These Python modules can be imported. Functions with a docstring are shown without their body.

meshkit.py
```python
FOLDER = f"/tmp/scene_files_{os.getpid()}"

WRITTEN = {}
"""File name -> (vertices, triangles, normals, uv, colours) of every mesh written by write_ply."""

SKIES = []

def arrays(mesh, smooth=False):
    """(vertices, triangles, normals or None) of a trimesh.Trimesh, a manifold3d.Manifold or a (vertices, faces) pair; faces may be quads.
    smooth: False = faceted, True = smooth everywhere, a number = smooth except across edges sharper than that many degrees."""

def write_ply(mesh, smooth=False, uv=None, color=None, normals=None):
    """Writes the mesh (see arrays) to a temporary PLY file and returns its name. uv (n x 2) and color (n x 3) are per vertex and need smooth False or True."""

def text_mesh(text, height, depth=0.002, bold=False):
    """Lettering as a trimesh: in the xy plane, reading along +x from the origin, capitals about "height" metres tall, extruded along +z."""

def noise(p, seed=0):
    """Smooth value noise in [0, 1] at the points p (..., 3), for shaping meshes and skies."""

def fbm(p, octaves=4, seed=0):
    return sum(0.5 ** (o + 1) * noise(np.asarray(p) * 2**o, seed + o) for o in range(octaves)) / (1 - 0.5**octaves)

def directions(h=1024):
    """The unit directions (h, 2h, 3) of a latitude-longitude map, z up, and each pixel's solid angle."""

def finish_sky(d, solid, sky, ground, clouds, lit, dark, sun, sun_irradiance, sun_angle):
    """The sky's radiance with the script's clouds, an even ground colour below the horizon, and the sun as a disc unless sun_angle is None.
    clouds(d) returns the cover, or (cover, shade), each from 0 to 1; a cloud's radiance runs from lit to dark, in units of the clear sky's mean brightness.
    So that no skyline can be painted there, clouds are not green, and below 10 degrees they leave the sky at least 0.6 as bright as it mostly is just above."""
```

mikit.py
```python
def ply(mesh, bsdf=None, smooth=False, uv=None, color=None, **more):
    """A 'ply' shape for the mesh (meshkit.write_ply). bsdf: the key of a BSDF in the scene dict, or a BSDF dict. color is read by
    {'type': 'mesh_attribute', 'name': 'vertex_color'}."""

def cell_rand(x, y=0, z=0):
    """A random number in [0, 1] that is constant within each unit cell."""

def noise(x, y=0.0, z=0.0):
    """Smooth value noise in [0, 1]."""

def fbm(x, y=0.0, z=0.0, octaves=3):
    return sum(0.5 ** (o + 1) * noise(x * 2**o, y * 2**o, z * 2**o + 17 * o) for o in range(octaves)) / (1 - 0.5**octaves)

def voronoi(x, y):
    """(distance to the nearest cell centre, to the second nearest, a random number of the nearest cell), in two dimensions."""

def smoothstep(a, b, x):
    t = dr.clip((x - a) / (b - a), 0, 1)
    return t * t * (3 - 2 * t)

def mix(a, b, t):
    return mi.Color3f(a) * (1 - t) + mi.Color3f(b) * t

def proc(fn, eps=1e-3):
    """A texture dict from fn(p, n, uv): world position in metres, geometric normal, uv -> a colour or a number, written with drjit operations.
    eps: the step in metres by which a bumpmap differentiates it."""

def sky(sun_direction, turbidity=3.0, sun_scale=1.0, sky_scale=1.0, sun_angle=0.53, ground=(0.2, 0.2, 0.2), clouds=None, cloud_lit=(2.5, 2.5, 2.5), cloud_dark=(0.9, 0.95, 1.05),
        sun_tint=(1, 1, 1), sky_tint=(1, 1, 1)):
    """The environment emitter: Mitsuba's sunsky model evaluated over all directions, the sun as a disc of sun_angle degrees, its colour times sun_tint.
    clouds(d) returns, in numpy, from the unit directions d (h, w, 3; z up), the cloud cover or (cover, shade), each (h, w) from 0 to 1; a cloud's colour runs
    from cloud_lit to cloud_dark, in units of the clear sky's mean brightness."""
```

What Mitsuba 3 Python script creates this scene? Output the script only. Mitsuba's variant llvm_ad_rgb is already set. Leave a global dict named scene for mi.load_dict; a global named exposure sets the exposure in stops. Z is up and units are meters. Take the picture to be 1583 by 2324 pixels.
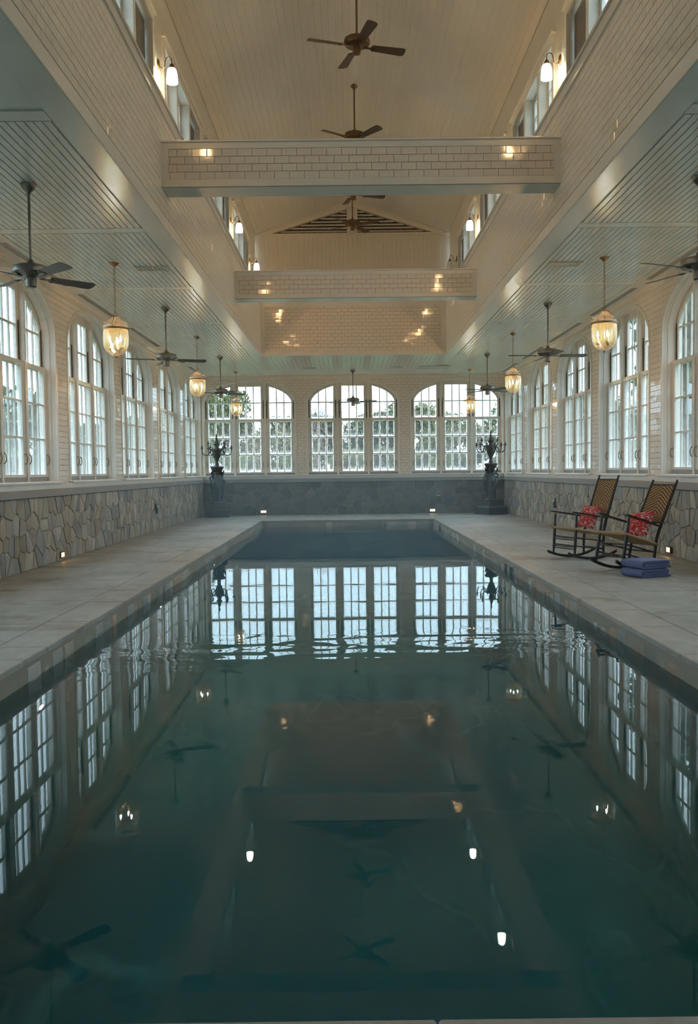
import math, random
import numpy as np, trimesh, shapely
import shapely.geometry as sg
import shapely.affinity as sa
from shapely.prepared import prep
from scipy.spatial import Voronoi, ConvexHull
import manifold3d as m3
import drjit as dr
import mitsuba as mi
import meshkit, mikit
from mikit import noise, fbm, smoothstep, mix

T = mi.ScalarTransform4f
scene, labels = {'type': 'scene'}, {}
rng = random.Random(7)
nrg = np.random.default_rng(7)

# ------------------------------------------------------------------ camera, sky, exposure
F, YAW, PITCH, ROLL = 2012.8, .0021, -.0463, -.0117
EYE = np.array([-.19, 0., 1.2])
fw = np.array([math.sin(YAW) * math.cos(PITCH), math.cos(YAW) * math.cos(PITCH), math.sin(PITCH)])
rt = np.array([math.cos(YAW), -math.sin(YAW), 0]); up = np.cross(rt, fw)
up = -math.sin(ROLL) * rt + math.cos(ROLL) * up
scene['camera'] = {'type': 'perspective', 'fov': math.degrees(2 * math.atan(791.5 / F)), 'fov_axis': 'x', 'near_clip': .05, 'far_clip': 2000.,
                   'to_world': T().look_at(origin=EYE.tolist(), target=(EYE + fw).tolist(), up=up.tolist())}
exposure = 0.0
SKY = 4.0


def overcast(d):
    n = meshkit.fbm(d * [3, 3, 6] + 5, 4, 3)
    dim = 1 - np.clip(d[..., 2], 0, 1) ** .9     # an overcast sky: brightest overhead, dimmer towards the horizon
    return np.full(d.shape[:2], .98), np.clip(dim + (n - .5) * .16, 0, 1)


scene['sky'] = mikit.sky((.3, .5, .55), turbidity=6, sun_scale=0., sky_scale=SKY * 9.5, ground=(.12, .14, .1), clouds=overcast,
                         cloud_lit=(1.0, 1.14, 1.26), cloud_dark=(.36, .49, .59))
SCONCE, CANDLE, STEP, POOL_LAMP = (68, 41, 18.5), (1050, 570, 230), (9, 5.2, 1.7), (60, 50, 30)


# ------------------------------------------------------------------ materials
def P(key, col, rough=.5, spec=.5, metallic=0., sheen=0., coat=0.):
    c = {'type': 'rgb', 'value': list(col)} if not isinstance(col, dict) else col
    b = {'type': 'principled', 'base_color': c, 'roughness': rough, 'metallic': metallic}
    if not metallic: b['specular'] = spec
    if sheen: b['sheen'] = sheen
    if coat: b['clearcoat'] = coat; b['clearcoat_gloss'] = .95
    scene[key] = {'type': 'twosided', 'b': b}


VC = {'type': 'mesh_attribute', 'name': 'vertex_color'}
P('m_cream', (.62, .60, .55), .32)
P('m_sash', (.63, .625, .585), .3)
P('m_casing', (.69, .68, .635), .28)
P('m_ceiling', (.50, .55, .51), .24)
P('m_vault', (.68, .64, .555), .42)
P('m_tile', (.75, .70, .62), .07, .6)
P('m_grout', (.33, .27, .20), .8)
P('m_sillgrey', (.24, .25, .26), .45)
P('m_dark', (.03, .032, .034), .6)
P('m_slot', (.24, .245, .23), .6)
P('m_grille', (.47, .51, .47), .5)
P('m_stone', VC, .6, .35)
P('m_mortar', (.27, .25, .205), .9)
P('m_cap', (.27, .265, .255), .55)
P('m_pewter', (.25, .235, .215), .34, metallic=.85)
P('m_bronze', (.19, .13, .075), .38, metallic=.8)
P('m_blade', (.085, .052, .035), .4)
P('m_blade_grey', (.105, .098, .092), .35)
P('m_brass', (.33, .22, .11), .35, metallic=.9)
P('m_statue', (.055, .062, .064), .42, .5)
P('m_plinth', (.045, .05, .056), .55)
P('m_chair', (.018, .017, .017), .3)
P('m_rush', (.36, .24, .12), .75)
P('m_towel', (.14, .17, .33), .95, .1, sheen=1.)
P('m_candle', (.75, .62, .42), .5)
P('m_bark', (.09, .075, .06), .9)
P('m_twig', (.16, .10, .085), .9)
P('m_screen', (.10, .11, .115), .5)
P('m_steel', (.32, .33, .35), .35, metallic=.7)
for i, c in enumerate([(.11, .14, .065), (.15, .165, .075), (.10, .12, .07), (.19, .19, .10)]):
    scene['m_leaf%d' % i] = {'type': 'twosided', 'b': {'type': 'diffuse', 'reflectance': {'type': 'rgb', 'value': list(c)}}}


def deck_fn(p, n, uv):
    a = fbm(p.x * 1.1, p.y * .8, 3., 4); b = fbm(p.x * 14, p.y * 7, 9., 3); s = fbm(p.x * .9 + 2.5 * noise(p.x * 2, p.y * 2), p.y * 3.5, 40., 4)
    c = mix((.325, .33, .312), (.255, .256, .238), smoothstep(.35, .7, a))
    c = mix(c, (.20, .185, .15), .6 * smoothstep(.58, .75, s))
    return c * (.88 + .24 * b)


P('m_deck', mikit.proc(deck_fn), .5, .35)


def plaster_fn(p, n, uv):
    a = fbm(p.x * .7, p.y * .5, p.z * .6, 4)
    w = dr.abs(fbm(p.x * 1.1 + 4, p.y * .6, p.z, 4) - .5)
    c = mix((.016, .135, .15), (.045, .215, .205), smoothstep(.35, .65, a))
    g = (1 - smoothstep(.004, .03, w)) * smoothstep(.5, .66, noise(p.x * .7, p.y * .5, 9.))  # pale caustic light streaks, painted into the plaster colour
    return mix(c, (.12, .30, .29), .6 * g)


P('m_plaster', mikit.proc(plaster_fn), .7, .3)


def lawn_fn(p, n, uv):
    return mix((.05, .07, .03), (.10, .10, .05), fbm(p.x * .08, p.y * .08, 0., 4))


scene['m_lawn'] = {'type': 'diffuse', 'reflectance': mikit.proc(lawn_fn)}


def weave_fn(p, n, uv):
    t = (dr.abs(uv.x - .5) * 1.15 + dr.abs(uv.y - .22) * 2.2) * 5.2
    s = smoothstep(.38, .5, dr.abs(t - dr.floor(t) - .5) * 2)
    k = .8 + .4 * noise(uv.x * 60, uv.y * 110)
    return mix((.40, .255, .115), (.10, .055, .028), s) * k


P('m_weave', mikit.proc(weave_fn), .6, .3)


def cushion_fn(p, n, uv):
    q = 6.5
    a = fbm(uv.x * q + 1.2 * noise(uv.x * 4, uv.y * 4, 3.), uv.y * q, 1., 3); b = fbm(uv.x * q * .8, uv.y * q * .8 + 7, 5., 2)
    l1 = 1 - smoothstep(.012, .03, dr.abs(a - .5)); l2 = 1 - smoothstep(.012, .028, dr.abs(b - .47))
    return mix((.43, .032, .035), (.66, .45, .40), dr.maximum(l1, .85 * l2))


P('m_cushion', mikit.proc(cushion_fn), .85, .2, sheen=.4)

scene['m_water'] = {'type': 'dielectric', 'int_ior': 1.33, 'ext_ior': 1.0, 'specular_transmittance': {'type': 'rgb', 'value': [.62, .88, .88]}}
PANE = {'type': 'thindielectric', 'int_ior': 1.5, 'specular_transmittance': {'type': 'rgb', 'value': [.86, .98, .98]}}
scene['m_glass'] = PANE



def frost_fn(p, n, uv):
    w = noise(uv.x * 7 + p.x * 9, uv.y * 4 + p.z * 13, p.y)
    st = noise(p.x * 150, p.z * 7, 2.)
    low = 1 - smoothstep(1.2, 3.1, p.z)
    e = dr.minimum(dr.minimum(uv.x, 1 - uv.x) * .62, dr.minimum(uv.y * .8, (1 - uv.y) * 1.5))
    frame = 1 - smoothstep(.06, .10, e + .06 * (w - .5))
    drip = smoothstep(.30, .0, uv.y - .35 * (st - .4)) * .75
    fog = .02 + .11 * low * (.5 + .9 * st)
    k = 1 - smoothstep(3.08, 3.13, p.z) * .97
    return dr.clip(dr.maximum(dr.maximum(frame * .85, drip * (.25 + .4 * low)), fog) * k, 0, .95)


FROST = {'type': 'principledthin', 'base_color': {'type': 'rgb', 'value': [.88, .92, .93]}, 'roughness': .6, 'diff_trans': 1.9, 'spec_trans': 0.}
scene['m_frosted'] = {'type': 'blendbsdf', 'weight': mikit.proc(frost_fn), 'a': PANE, 'b': FROST}


scene['m_jar'] = {'type': 'blendbsdf', 'weight': .085, 'a': {'type': 'thindielectric', 'int_ior': 1.45}, 'b': {**FROST, 'base_color': {'type': 'rgb', 'value': [.95, .66, .40]}, 'diff_trans': 1.2}}


def mist_fn(p, n, uv):
    low = 1 - smoothstep(1.1, 2.2, p.z)
    return .06 + .20 * low * (.5 + noise(uv.x * 9, uv.y * 3, p.y))


scene['m_misted'] = {'type': 'blendbsdf', 'weight': mikit.proc(mist_fn), 'a': PANE, 'b': FROST}


# ------------------------------------------------------------------ helpers
def free(key):
    if not used(key): return key
    k = counter.get(key, 1)
    while used('%s_%03d' % (key, k)): k += 1
    counter[key] = k
    return '%s_%03d' % (key, k)


names, counter = set(), {}
used = lambda k: k in names


def claim(key):
    k = free(key); names.add(k)
    return k


def thing(name, label, cat, group=None, kind=None):
    k = claim(name); labels[k] = {'label': label, 'category': cat}
    if group: labels[k]['group'] = group
    if kind: labels[k]['kind'] = kind
    return k


def put(name, mesh, m, parent=None, smooth=False, label=None, kind=None, M=None, **kw):
    k = claim(parent + '__' + name if parent else name)
    scene[k] = mesh if isinstance(mesh, dict) else mikit.ply(mesh, m, smooth=smooth, **kw)
    if M is not None: scene[k] = {**scene[k], 'to_world': M}
    if label or kind:
        labels.setdefault(k, {})
        if label: labels[k]['label'] = label
        if kind: labels[k]['kind'] = kind
    return k


def struct(name, mesh, m, label, cat, smooth=False, **kw):
    names.add(name); labels[name] = {'label': label, 'category': cat, 'kind': 'structure'}
    if mesh is not None: scene[name] = mikit.ply(mesh, m, smooth=smooth, **kw)
    return name


cat = trimesh.util.concatenate
TM = lambda v, f: trimesh.Trimesh(np.asarray(v, float), np.asarray(f, int), process=False)


def quadtri(f): f = np.asarray(f); return np.vstack([f[:, [0, 1, 2]], f[:, [0, 2, 3]]])


def box(x0, x1, y0, y1, z0, z1, ch=0.):
    lo, hi = np.array([x0, y0, z0], float), np.array([x1, y1, z1], float)
    if not ch:
        b = trimesh.creation.box(hi - lo); b.apply_translation((lo + hi) / 2); return b
    ch = min(ch, .45 * (hi - lo).min()); v = []
    for s in np.ndindex(2, 2, 2):
        c = np.where(s, hi, lo); d = np.where(s, -ch, ch)
        for k in range(3):
            q = c.copy(); o = [i for i in range(3) if i != k]
            q[o] += d[o]; v.append(q)
    return hull(v)


def hull(v):
    v = np.asarray(v, float); h = ConvexHull(v); f = h.simplices.copy(); c = v.mean(0)
    n = np.cross(v[f[:, 1]] - v[f[:, 0]], v[f[:, 2]] - v[f[:, 0]])
    fl = (n * (v[f].mean(1) - c)).sum(1) < 0; f[fl] = f[fl][:, ::-1]
    return TM(v, f)


def tube(pts, r, n=10, cap=True):
    p = np.asarray(pts, float); r = np.broadcast_to(r, len(p)).astype(float)
    t = np.gradient(p, axis=0); t /= np.linalg.norm(t, axis=1, keepdims=True) + 1e-12
    a = np.cross(t[0], [0, 0, 1.] if abs(t[0][2]) < .9 else [1., 0, 0]); a /= np.linalg.norm(a); rows = []
    for i in range(len(p)):
        a = a - t[i] * (a @ t[i]); a /= np.linalg.norm(a); b = np.cross(t[i], a)
        an = np.arange(n) * 2 * np.pi / n
        rows.append(p[i] + r[i] * (np.cos(an)[:, None] * a + np.sin(an)[:, None] * b))
    v = np.vstack(rows); i, j = np.meshgrid(np.arange(len(p) - 1), np.arange(n), indexing='ij')
    f = np.stack([i * n + j, i * n + (j + 1) % n, (i + 1) * n + (j + 1) % n, (i + 1) * n + j], -1).reshape(-1, 4)
    f = quadtri(f)
    if cap:
        v = np.vstack([v, p[0], p[-1]]); k = len(v); e = (len(p) - 1) * n; J = np.arange(n)
        f = np.vstack([f, np.stack([np.full(n, k - 2), (J + 1) % n, J], -1), np.stack([np.full(n, k - 1), e + J, e + (J + 1) % n], -1)])
    return TM(v, f)


def lathe(prof, n=24, c=(0, 0, 0)):
    m = trimesh.creation.revolve(np.asarray(prof, float), sections=n)
    if m.volume < 0: m.invert()
    m.apply_translation(c); return m


def tri2d(poly):
    return trimesh.creation.triangulate_polygon(poly, engine='earcut')


def ext(poly, h, engine='earcut'):
    g = [q for q in getattr(poly, 'geoms', [poly]) if q.geom_type == 'Polygon' and q.area > 1e-7]
    return cat([trimesh.creation.extrude_polygon(q, h, engine=engine) for q in g])


def frame(o, u, v, w):
    M = np.eye(4); M[:3, 0], M[:3, 1], M[:3, 2], M[:3, 3] = u, v, w, o
    return M


def slab(poly, d, ch, w0=0.):
    """A piece with chamfered front edges: 2D convex-ish polygon, depth d along w, in (u,v,w)."""
    q = np.asarray(poly.exterior.coords)[:-1]
    if not poly.exterior.is_ccw: q = q[::-1]
    c = np.asarray(poly.centroid.coords)[0]; n = len(q)
    rad = np.linalg.norm(q - c, axis=1, keepdims=True); s = np.clip(1 - ch * 1.25 / np.maximum(rad, 1e-4), .3, 1)
    q2 = c + (q - c) * s
    v = np.vstack([np.c_[q, np.full(n, w0)], np.c_[q, np.full(n, w0 + d - ch)], np.c_[q2, np.full(n, w0 + d)], [[*c, w0 + d]]])
    J = np.arange(n); K = (J + 1) % n; f = [quadtri(np.stack([J, K, n + K, n + J], -1)), quadtri(np.stack([n + J, n + K, 2 * n + K, 2 * n + J], -1)),
                                            np.stack([2 * n + J, 2 * n + K, np.full(n, 3 * n)], -1)]
    return TM(v, np.vstack(f))


def at(mesh, M): m = mesh.copy(); m.apply_transform(M); return m


def MT(M): return T(np.asarray(M).tolist())


def tr(x, y, z): M = np.eye(4); M[:3, 3] = x, y, z; return M


def rot(ax, a): return trimesh.transformations.rotation_matrix(a, ax)


# ------------------------------------------------------------------ sizes of the room
Y0, YB, XW, ZC = -1.5, 24.57, 4.21, 3.83
OX, YO, ZL, CX, ZE, ZR = 2.115, 20.32, 5.05, 2.2, 6.6, 7.36
PL, PR, PN, PF, ZW = -2.284, 1.933, 1.89, 21.71, -.1575
LEFT = frame((-XW, 0, 0), (0, 1, 0), (0, 0, 1), (1, 0, 0))
RIGHT = frame((XW, 0, 0), (0, -1, 0), (0, 0, 1), (-1, 0, 0))
BACK = frame((0, YB, 0), (1, 0, 0), (0, 0, 1), (0, -1, 0))
SIDE_WIN = [23.25, 20.26, 17.2, 14.16, 11.1, 8.05, 5.0, 1.95]
BACK_WIN = [-2.86, 0., 2.86]
SPRING, RISE, HALF, SILL = 3.08, .62, 1.25, 1.1


def arch(half, rise, z0=SILL, spring=SPRING, n=24):
    a = np.linspace(0, math.pi, n)
    return sg.Polygon([(-half, z0), (half, z0)] + [(half * math.cos(t), spring + rise * math.sin(t)) for t in a])


OPEN, CASE = arch(HALF, RISE), arch(HALF + .05, RISE + .05, SILL - .001)

# ------------------------------------------------------------------ walls
TW, TH, TG = .1575, .0795, .0048


def tile_ply(w=TW - TG, h=TH - TG, d=.008):
    return slab(sg.box(-w / 2, -h / 2, w / 2, h / 2), d, .0022)


TILE = mikit.ply(tile_ply(), 'm_tile')
TILE_MESH = tile_ply()


def tiles(parent, M, region, u0, v0, u1, v1, near, most=300, keep=None):
    """Running-bond tiles over the region, in (u,v). The ones that show largest become parts, the rest one part."""
    full, cut, pr = [], [], prep(region)
    rows = int(math.ceil((v1 - v0) / TH)); cols = int(math.ceil((u1 - u0) / TW)) + 1
    for r in range(rows):
        for c in range(cols):
            cu, cv = u0 + (c + .5 * (r % 2)) * TW, v0 + (r + .5) * TH
            b = sg.box(cu - (TW - TG) / 2, cv - (TH - TG) / 2, cu + (TW - TG) / 2, cv + (TH - TG) / 2)
            if pr.contains(b): full.append((near(cu, cv), cu, cv, None))
            elif pr.intersects(b):
                q = b.intersection(region)
                for g in getattr(q, 'geoms', [q]):
                    if g.geom_type == 'Polygon' and g.area > 2e-4: full.append((near(cu, cv), cu, cv, g.simplify(.001)))
    full.sort(key=lambda t: t[0]); rest = []
    for k, (_, cu, cv, g) in enumerate(full):
        L = tr(cu, cv, 0) @ rot((1, 0, 0), rng.gauss(0, .006)) @ rot((0, 1, 0), rng.gauss(0, .004))
        if k < most:
            if g is None: put('tile', TILE, None, parent, M=MT(M @ L))
            else: put('tile', at(slab(g, .008, .002), M), 'm_tile', parent)
        else: rest.append(at(TILE_MESH, M @ L) if g is None else at(slab(g, .008, .002), M))
    if rest: put('tile_field', cat(rest), 'm_tile', parent, kind='stuff')


def wall(name, M, u0, u1, wins, label):
    p = sg.box(u0, -.6, u1, ZC + .25)
    for c in wins: p = p.difference(sa.translate(OPEN, c, 0))
    m = ext(p, .26); m.apply_translation((0, 0, -.26))
    return struct(name, at(m, M), 'm_cream', label, 'wall')


wl = wall('wall_left', LEFT, Y0 - .3, YB + .26, SIDE_WIN, 'left side wall of cream tile piers between arched windows above stone')
wr = wall('wall_right', RIGHT, -YB - .26, -Y0 + .3, [-y for y in SIDE_WIN], 'right side wall behind the rocking chairs, tile piers above stone')
wb = wall('wall_back', BACK, -XW - .25, XW + .25, BACK_WIN, 'far end wall with three arched windows above dark stone')
struct('wall_near', box(-XW - .3, XW + .3, Y0 - .3, Y0, -.6, 8), 'm_cream', 'plain cream wall behind the camera', 'wall')
TOPZ = 3.80
for key, M, u0, u1, wins, near in ((wl, LEFT, 4., YB - .02, SIDE_WIN, lambda u, v: abs(u - 11.5) if u > 9.9 else 99), (wr, RIGHT, -YB + .02, -4., [-y for y in SIDE_WIN], lambda u, v: abs(u + 11.5) if u < -9.9 else 99),
                                   (wb, BACK, -XW + .02, XW - .02, BACK_WIN, lambda u, v: -v)):
    reg = sg.box(u0, SILL - .01, u1, TOPZ)
    for c in wins: reg = reg.difference(sa.translate(CASE, c, 0))
    g = ext(reg, .003); put('grout', at(g, M), 'm_grout', key)
    tiles(key, M @ tr(0, 0, .003), reg.buffer(-.001), u0, SILL - .01, u1, TOPZ, near)

# stone wainscot: irregular stones, a cap ledge and a white sill band
TONES = np.array([(.36, .35, .30), (.32, .315, .28), (.29, .30, .28), (.38, .365, .31), (.34, .30, .235), (.26, .275, .275), (.35, .335, .295), (.30, .275, .23)])


def stones(L, H, sx, sy, seed, gap=.011):
    r = np.random.default_rng(seed); nx, ny = max(2, round(L / sx)), max(2, round(H / sy)); pts = []
    for i in range(nx):
        for j in range(ny): pts.append(((i + .5 + .5 * (j % 2) - .25 + r.uniform(-.36, .36)) * L / nx, (j + .5 + r.uniform(-.36, .36)) * H / ny))
    p = np.array(pts); p = p[(p[:, 0] > 0) & (p[:, 0] < L) & (r.random(len(p)) < .88)]
    allp = np.vstack([p, p * [-1, 1], p * [1, -1], p * [-1, 1] + [2 * L, 0], p * [1, -1] + [0, 2 * H]])
    vor = Voronoi(allp); R = sg.box(0, 0, L, H)
    for k in range(len(p)):
        g = sg.Polygon(vor.vertices[vor.regions[vor.point_region[k]]]).intersection(R).buffer(-gap, join_style=2).simplify(.006)
        g = g.buffer(-.005).buffer(.005, quad_segs=1).simplify(.003)
        if g.geom_type == 'Polygon' and g.area > .0015: yield g


def stone_piece(g, d, ch, r, tones=TONES):
    m = slab(g, d, ch); c = tones[r.integers(len(tones))] * r.uniform(.78, 1.18)
    col = np.clip(c * (1 + r.uniform(-.10, .10, (len(m.vertices), 1))), 0, 1)
    v = np.array(m.vertices); v[-1, 2] += r.uniform(0, .012); m = TM(v, m.faces)
    return m, col


ZS = .905
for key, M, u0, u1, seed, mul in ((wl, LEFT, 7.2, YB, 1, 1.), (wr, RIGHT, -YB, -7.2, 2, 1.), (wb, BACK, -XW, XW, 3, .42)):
    r = np.random.default_rng(seed)
    a, b = (Y0, YB) if key == wl else (-YB, -Y0) if key == wr else (-XW, XW)
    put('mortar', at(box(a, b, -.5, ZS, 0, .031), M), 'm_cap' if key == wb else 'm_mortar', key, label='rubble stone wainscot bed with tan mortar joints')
    big, tall = (.31, .20) if key == wb else (.15, .22)
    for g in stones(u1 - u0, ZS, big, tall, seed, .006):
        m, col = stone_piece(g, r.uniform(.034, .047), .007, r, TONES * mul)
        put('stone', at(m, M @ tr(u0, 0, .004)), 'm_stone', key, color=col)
    put('stone_cap', at(box(a, b, ZS, 1.0, 0, .085, .006), M), 'm_cap', key, label='grey stone ledge capping the wainscot')
    put('sill_band', at(box(a, b, 1.0, 1.075, 0, .05, .005), M), 'm_casing', key, label='white painted band below the windows')

# ------------------------------------------------------------------ arched windows (built once, placed by transforms)
SX = [(-1.24, -.45), (-.40, .40), (.45, 1.24)]
GX = [(-1.155, -.54), (-.31, .31), (.54, 1.155)]
GARCH = arch(1.165, .545)
SOPEN = OPEN.buffer(-.008)
ROWS_LO, ROWS_UP = [1.2, 1.675, 2.145, 2.60], [2.665, 3.114, 3.565]
W_UP, W_LO = -.215, -.165


def sash_parts(i, rows, upper):
    x0, x1 = SX[i]; g0, g1 = GX[i]
    outer = sg.box(x0, rows[0] - (.075 if not upper else .06), x1, rows[-1] + (.06 if not upper else .2)).intersection(SOPEN)
    glass = sg.box(g0, rows[0], g1, rows[-1])
    if upper: glass = glass.intersection(GARCH)
    bars = [sg.box(g0, z - .012, g1, z + .012) for z in rows[1:-1]] + [sg.box(g0 + (g1 - g0) * k / 3 - .011, rows[0], g0 + (g1 - g0) * k / 3 + .011, rows[-1]) for k in (1, 2)]
    bars = shapely.union_all(bars).intersection(glass)
    panes = []
    for a, b in zip(rows[:-1], rows[1:]):
        for k in range(3):
            u0, u1 = g0 + (g1 - g0) * k / 3, g0 + (g1 - g0) * (k + 1) / 3
            q = sg.box(u0 + .009, a + .009 * (a > rows[0]), u1 - .009, b - .009 * (b < rows[-1])).intersection(glass)
            if q.is_empty or q.area < .003: continue
            v, f = tri2d(q); b0 = np.array(q.bounds)
            uv = (v - [u0, a]) / [u1 - u0, b - a]
            panes.append((TM(np.c_[v, np.zeros(len(v))], f), uv))
    fr = ext(outer.difference(glass), .045)
    bm = ext(bars, .026); bm.apply_translation((0, 0, .010))
    return fr, bm, panes


WIN = {}
for up_ in (0, 1):
    for i in range(3):
        fr, bm, panes = sash_parts(i, ROWS_UP if up_ else ROWS_LO, up_)
        o = tr(0, 0, W_UP if up_ else W_LO)
        WIN[up_, i] = (mikit.ply(at(fr, o), 'm_sash'), mikit.ply(at(bm, o), 'm_sash'),
                       [(mikit.ply(at(p, o @ tr(0, 0, .022)), 'm_frosted', uv=uv), mikit.ply(at(p, o @ tr(0, 0, .022)), 'm_misted', uv=uv)) for p, uv in panes])
casing = ext(CASE.difference(OPEN), .02)
WCASE = mikit.ply(casing, 'm_casing')
posts = []
for x in (-.425, .425):
    posts.append(at(ext(sg.box(x - .025, SILL, x + .025, 3.8).intersection(OPEN), .12), tr(0, 0, -.22)))
WPOST = [mikit.ply(p, 'm_casing') for p in posts]
stop = ext(OPEN.difference(arch(HALF - .014, RISE - .014)), .10); stop.apply_translation((0, 0, -.16))
WSTOP = mikit.ply(stop, 'm_casing')
WSILL = mikit.ply(cat([box(-1.30, 1.30, SILL - .03, SILL, -.01, .075, .006), box(-1.24, 1.24, SILL - .006, SILL + .006, -.25, 0)]), 'm_casing')
WBOARD = [mikit.ply(box(a, b, SILL + .005, SILL + .068, -.165, -.118, .004), 'm_sillgrey') for a, b in SX]
chan = lambda x: box(x - .011, x + .011, 2.68, 3.18, -.168, -.160)
WCHAN = [mikit.ply(chan(x), 'm_dark') for x in (-1.215, -.475, -.375, .375, .475, 1.215)]
a = np.linspace(0, math.pi, 9)
HAND = tube(np.c_[np.zeros(9), -.065 * np.cos(a), .003 + .035 * np.sin(a)], .006, 6)


def handles(i):
    x0, x1 = SX[i]; return [x0 + .042, x1 - .042]


WHAND = [[mikit.ply(at(HAND, tr(x, 1.40, W_LO + .045)), 'm_bronze') for x in handles(i)] for i in range(3)]


def window(n, M, label, frosted, group=None):
    key = 'window_%d' % n; names.add(key); labels[key] = {'label': label, 'category': 'window', 'kind': 'structure'}
    if group: labels[key]['group'] = group
    Mt = MT(M)
    put('casing', WCASE, None, key, M=Mt); put('stop', WSTOP, None, key, M=Mt); put('sill', WSILL, None, key, M=Mt)
    for q in WPOST: put('post', q, None, key, M=Mt)
    for q in WCHAN: put('sash_channel', q, None, key, M=Mt)
    for q in WBOARD: put('sill_board', q, None, key, M=Mt, label='grey board under the sash')
    for (u, i), (fr, bm, panes) in WIN.items():
        s = put('upper_sash' if u else 'lower_sash', fr, None, key, M=Mt)
        put('muntin', bm, None, s, M=Mt)
        for fp, mp in panes: put('pane', fp if frosted else mp, None, s, M=Mt)
        if not u:
            for h in WHAND[i]: put('handle', h, None, s, M=Mt)


ORD = ['farthest', 'second from the far end', 'third from the far end', 'fourth from the far end', 'nearest in view']
for i, y in enumerate(SIDE_WIN):
    for sd, M in (('left', LEFT @ tr(y, 0, 0)), ('right', RIGHT @ tr(-y, 0, 0))):
        n = 1 + 2 * i + (sd == 'right')
        if i < 5: window(n, M, 'tall triple arched window of the %s wall, %s' % (sd, ORD[i]), False)
        else: window(n, M, 'arched window of the %s wall beside the camera, outside the picture' % sd, False, 'unseen near windows')
for i, (x, w) in enumerate(zip(BACK_WIN, ('left', 'middle', 'right'))):
    window(17 + i, BACK @ tr(x, 0, 0), '%s arched window of the far end wall with misted panes' % w, True)

# ------------------------------------------------------------------ flat ceilings with boards
holed = sg.box(-XW - .2, Y0, XW + .2, YB + .2).difference(sg.box(-OX, Y0 - 1, OX, YO))
m = ext(holed, .1); m.apply_translation((0, 0, ZC + .012))
ce = struct('ceiling', m, 'm_ceiling', 'pale green board ceiling around the raised middle', 'ceiling')
SEAMS = [.5 + 3.04 * k for k in range(8)]   # .5 ... 21.8
SEAMS = [.45, 3.5, 6.55, 9.65, 12.7, 15.74, 18.78, 21.82, 24.33]
BW = .068


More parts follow.
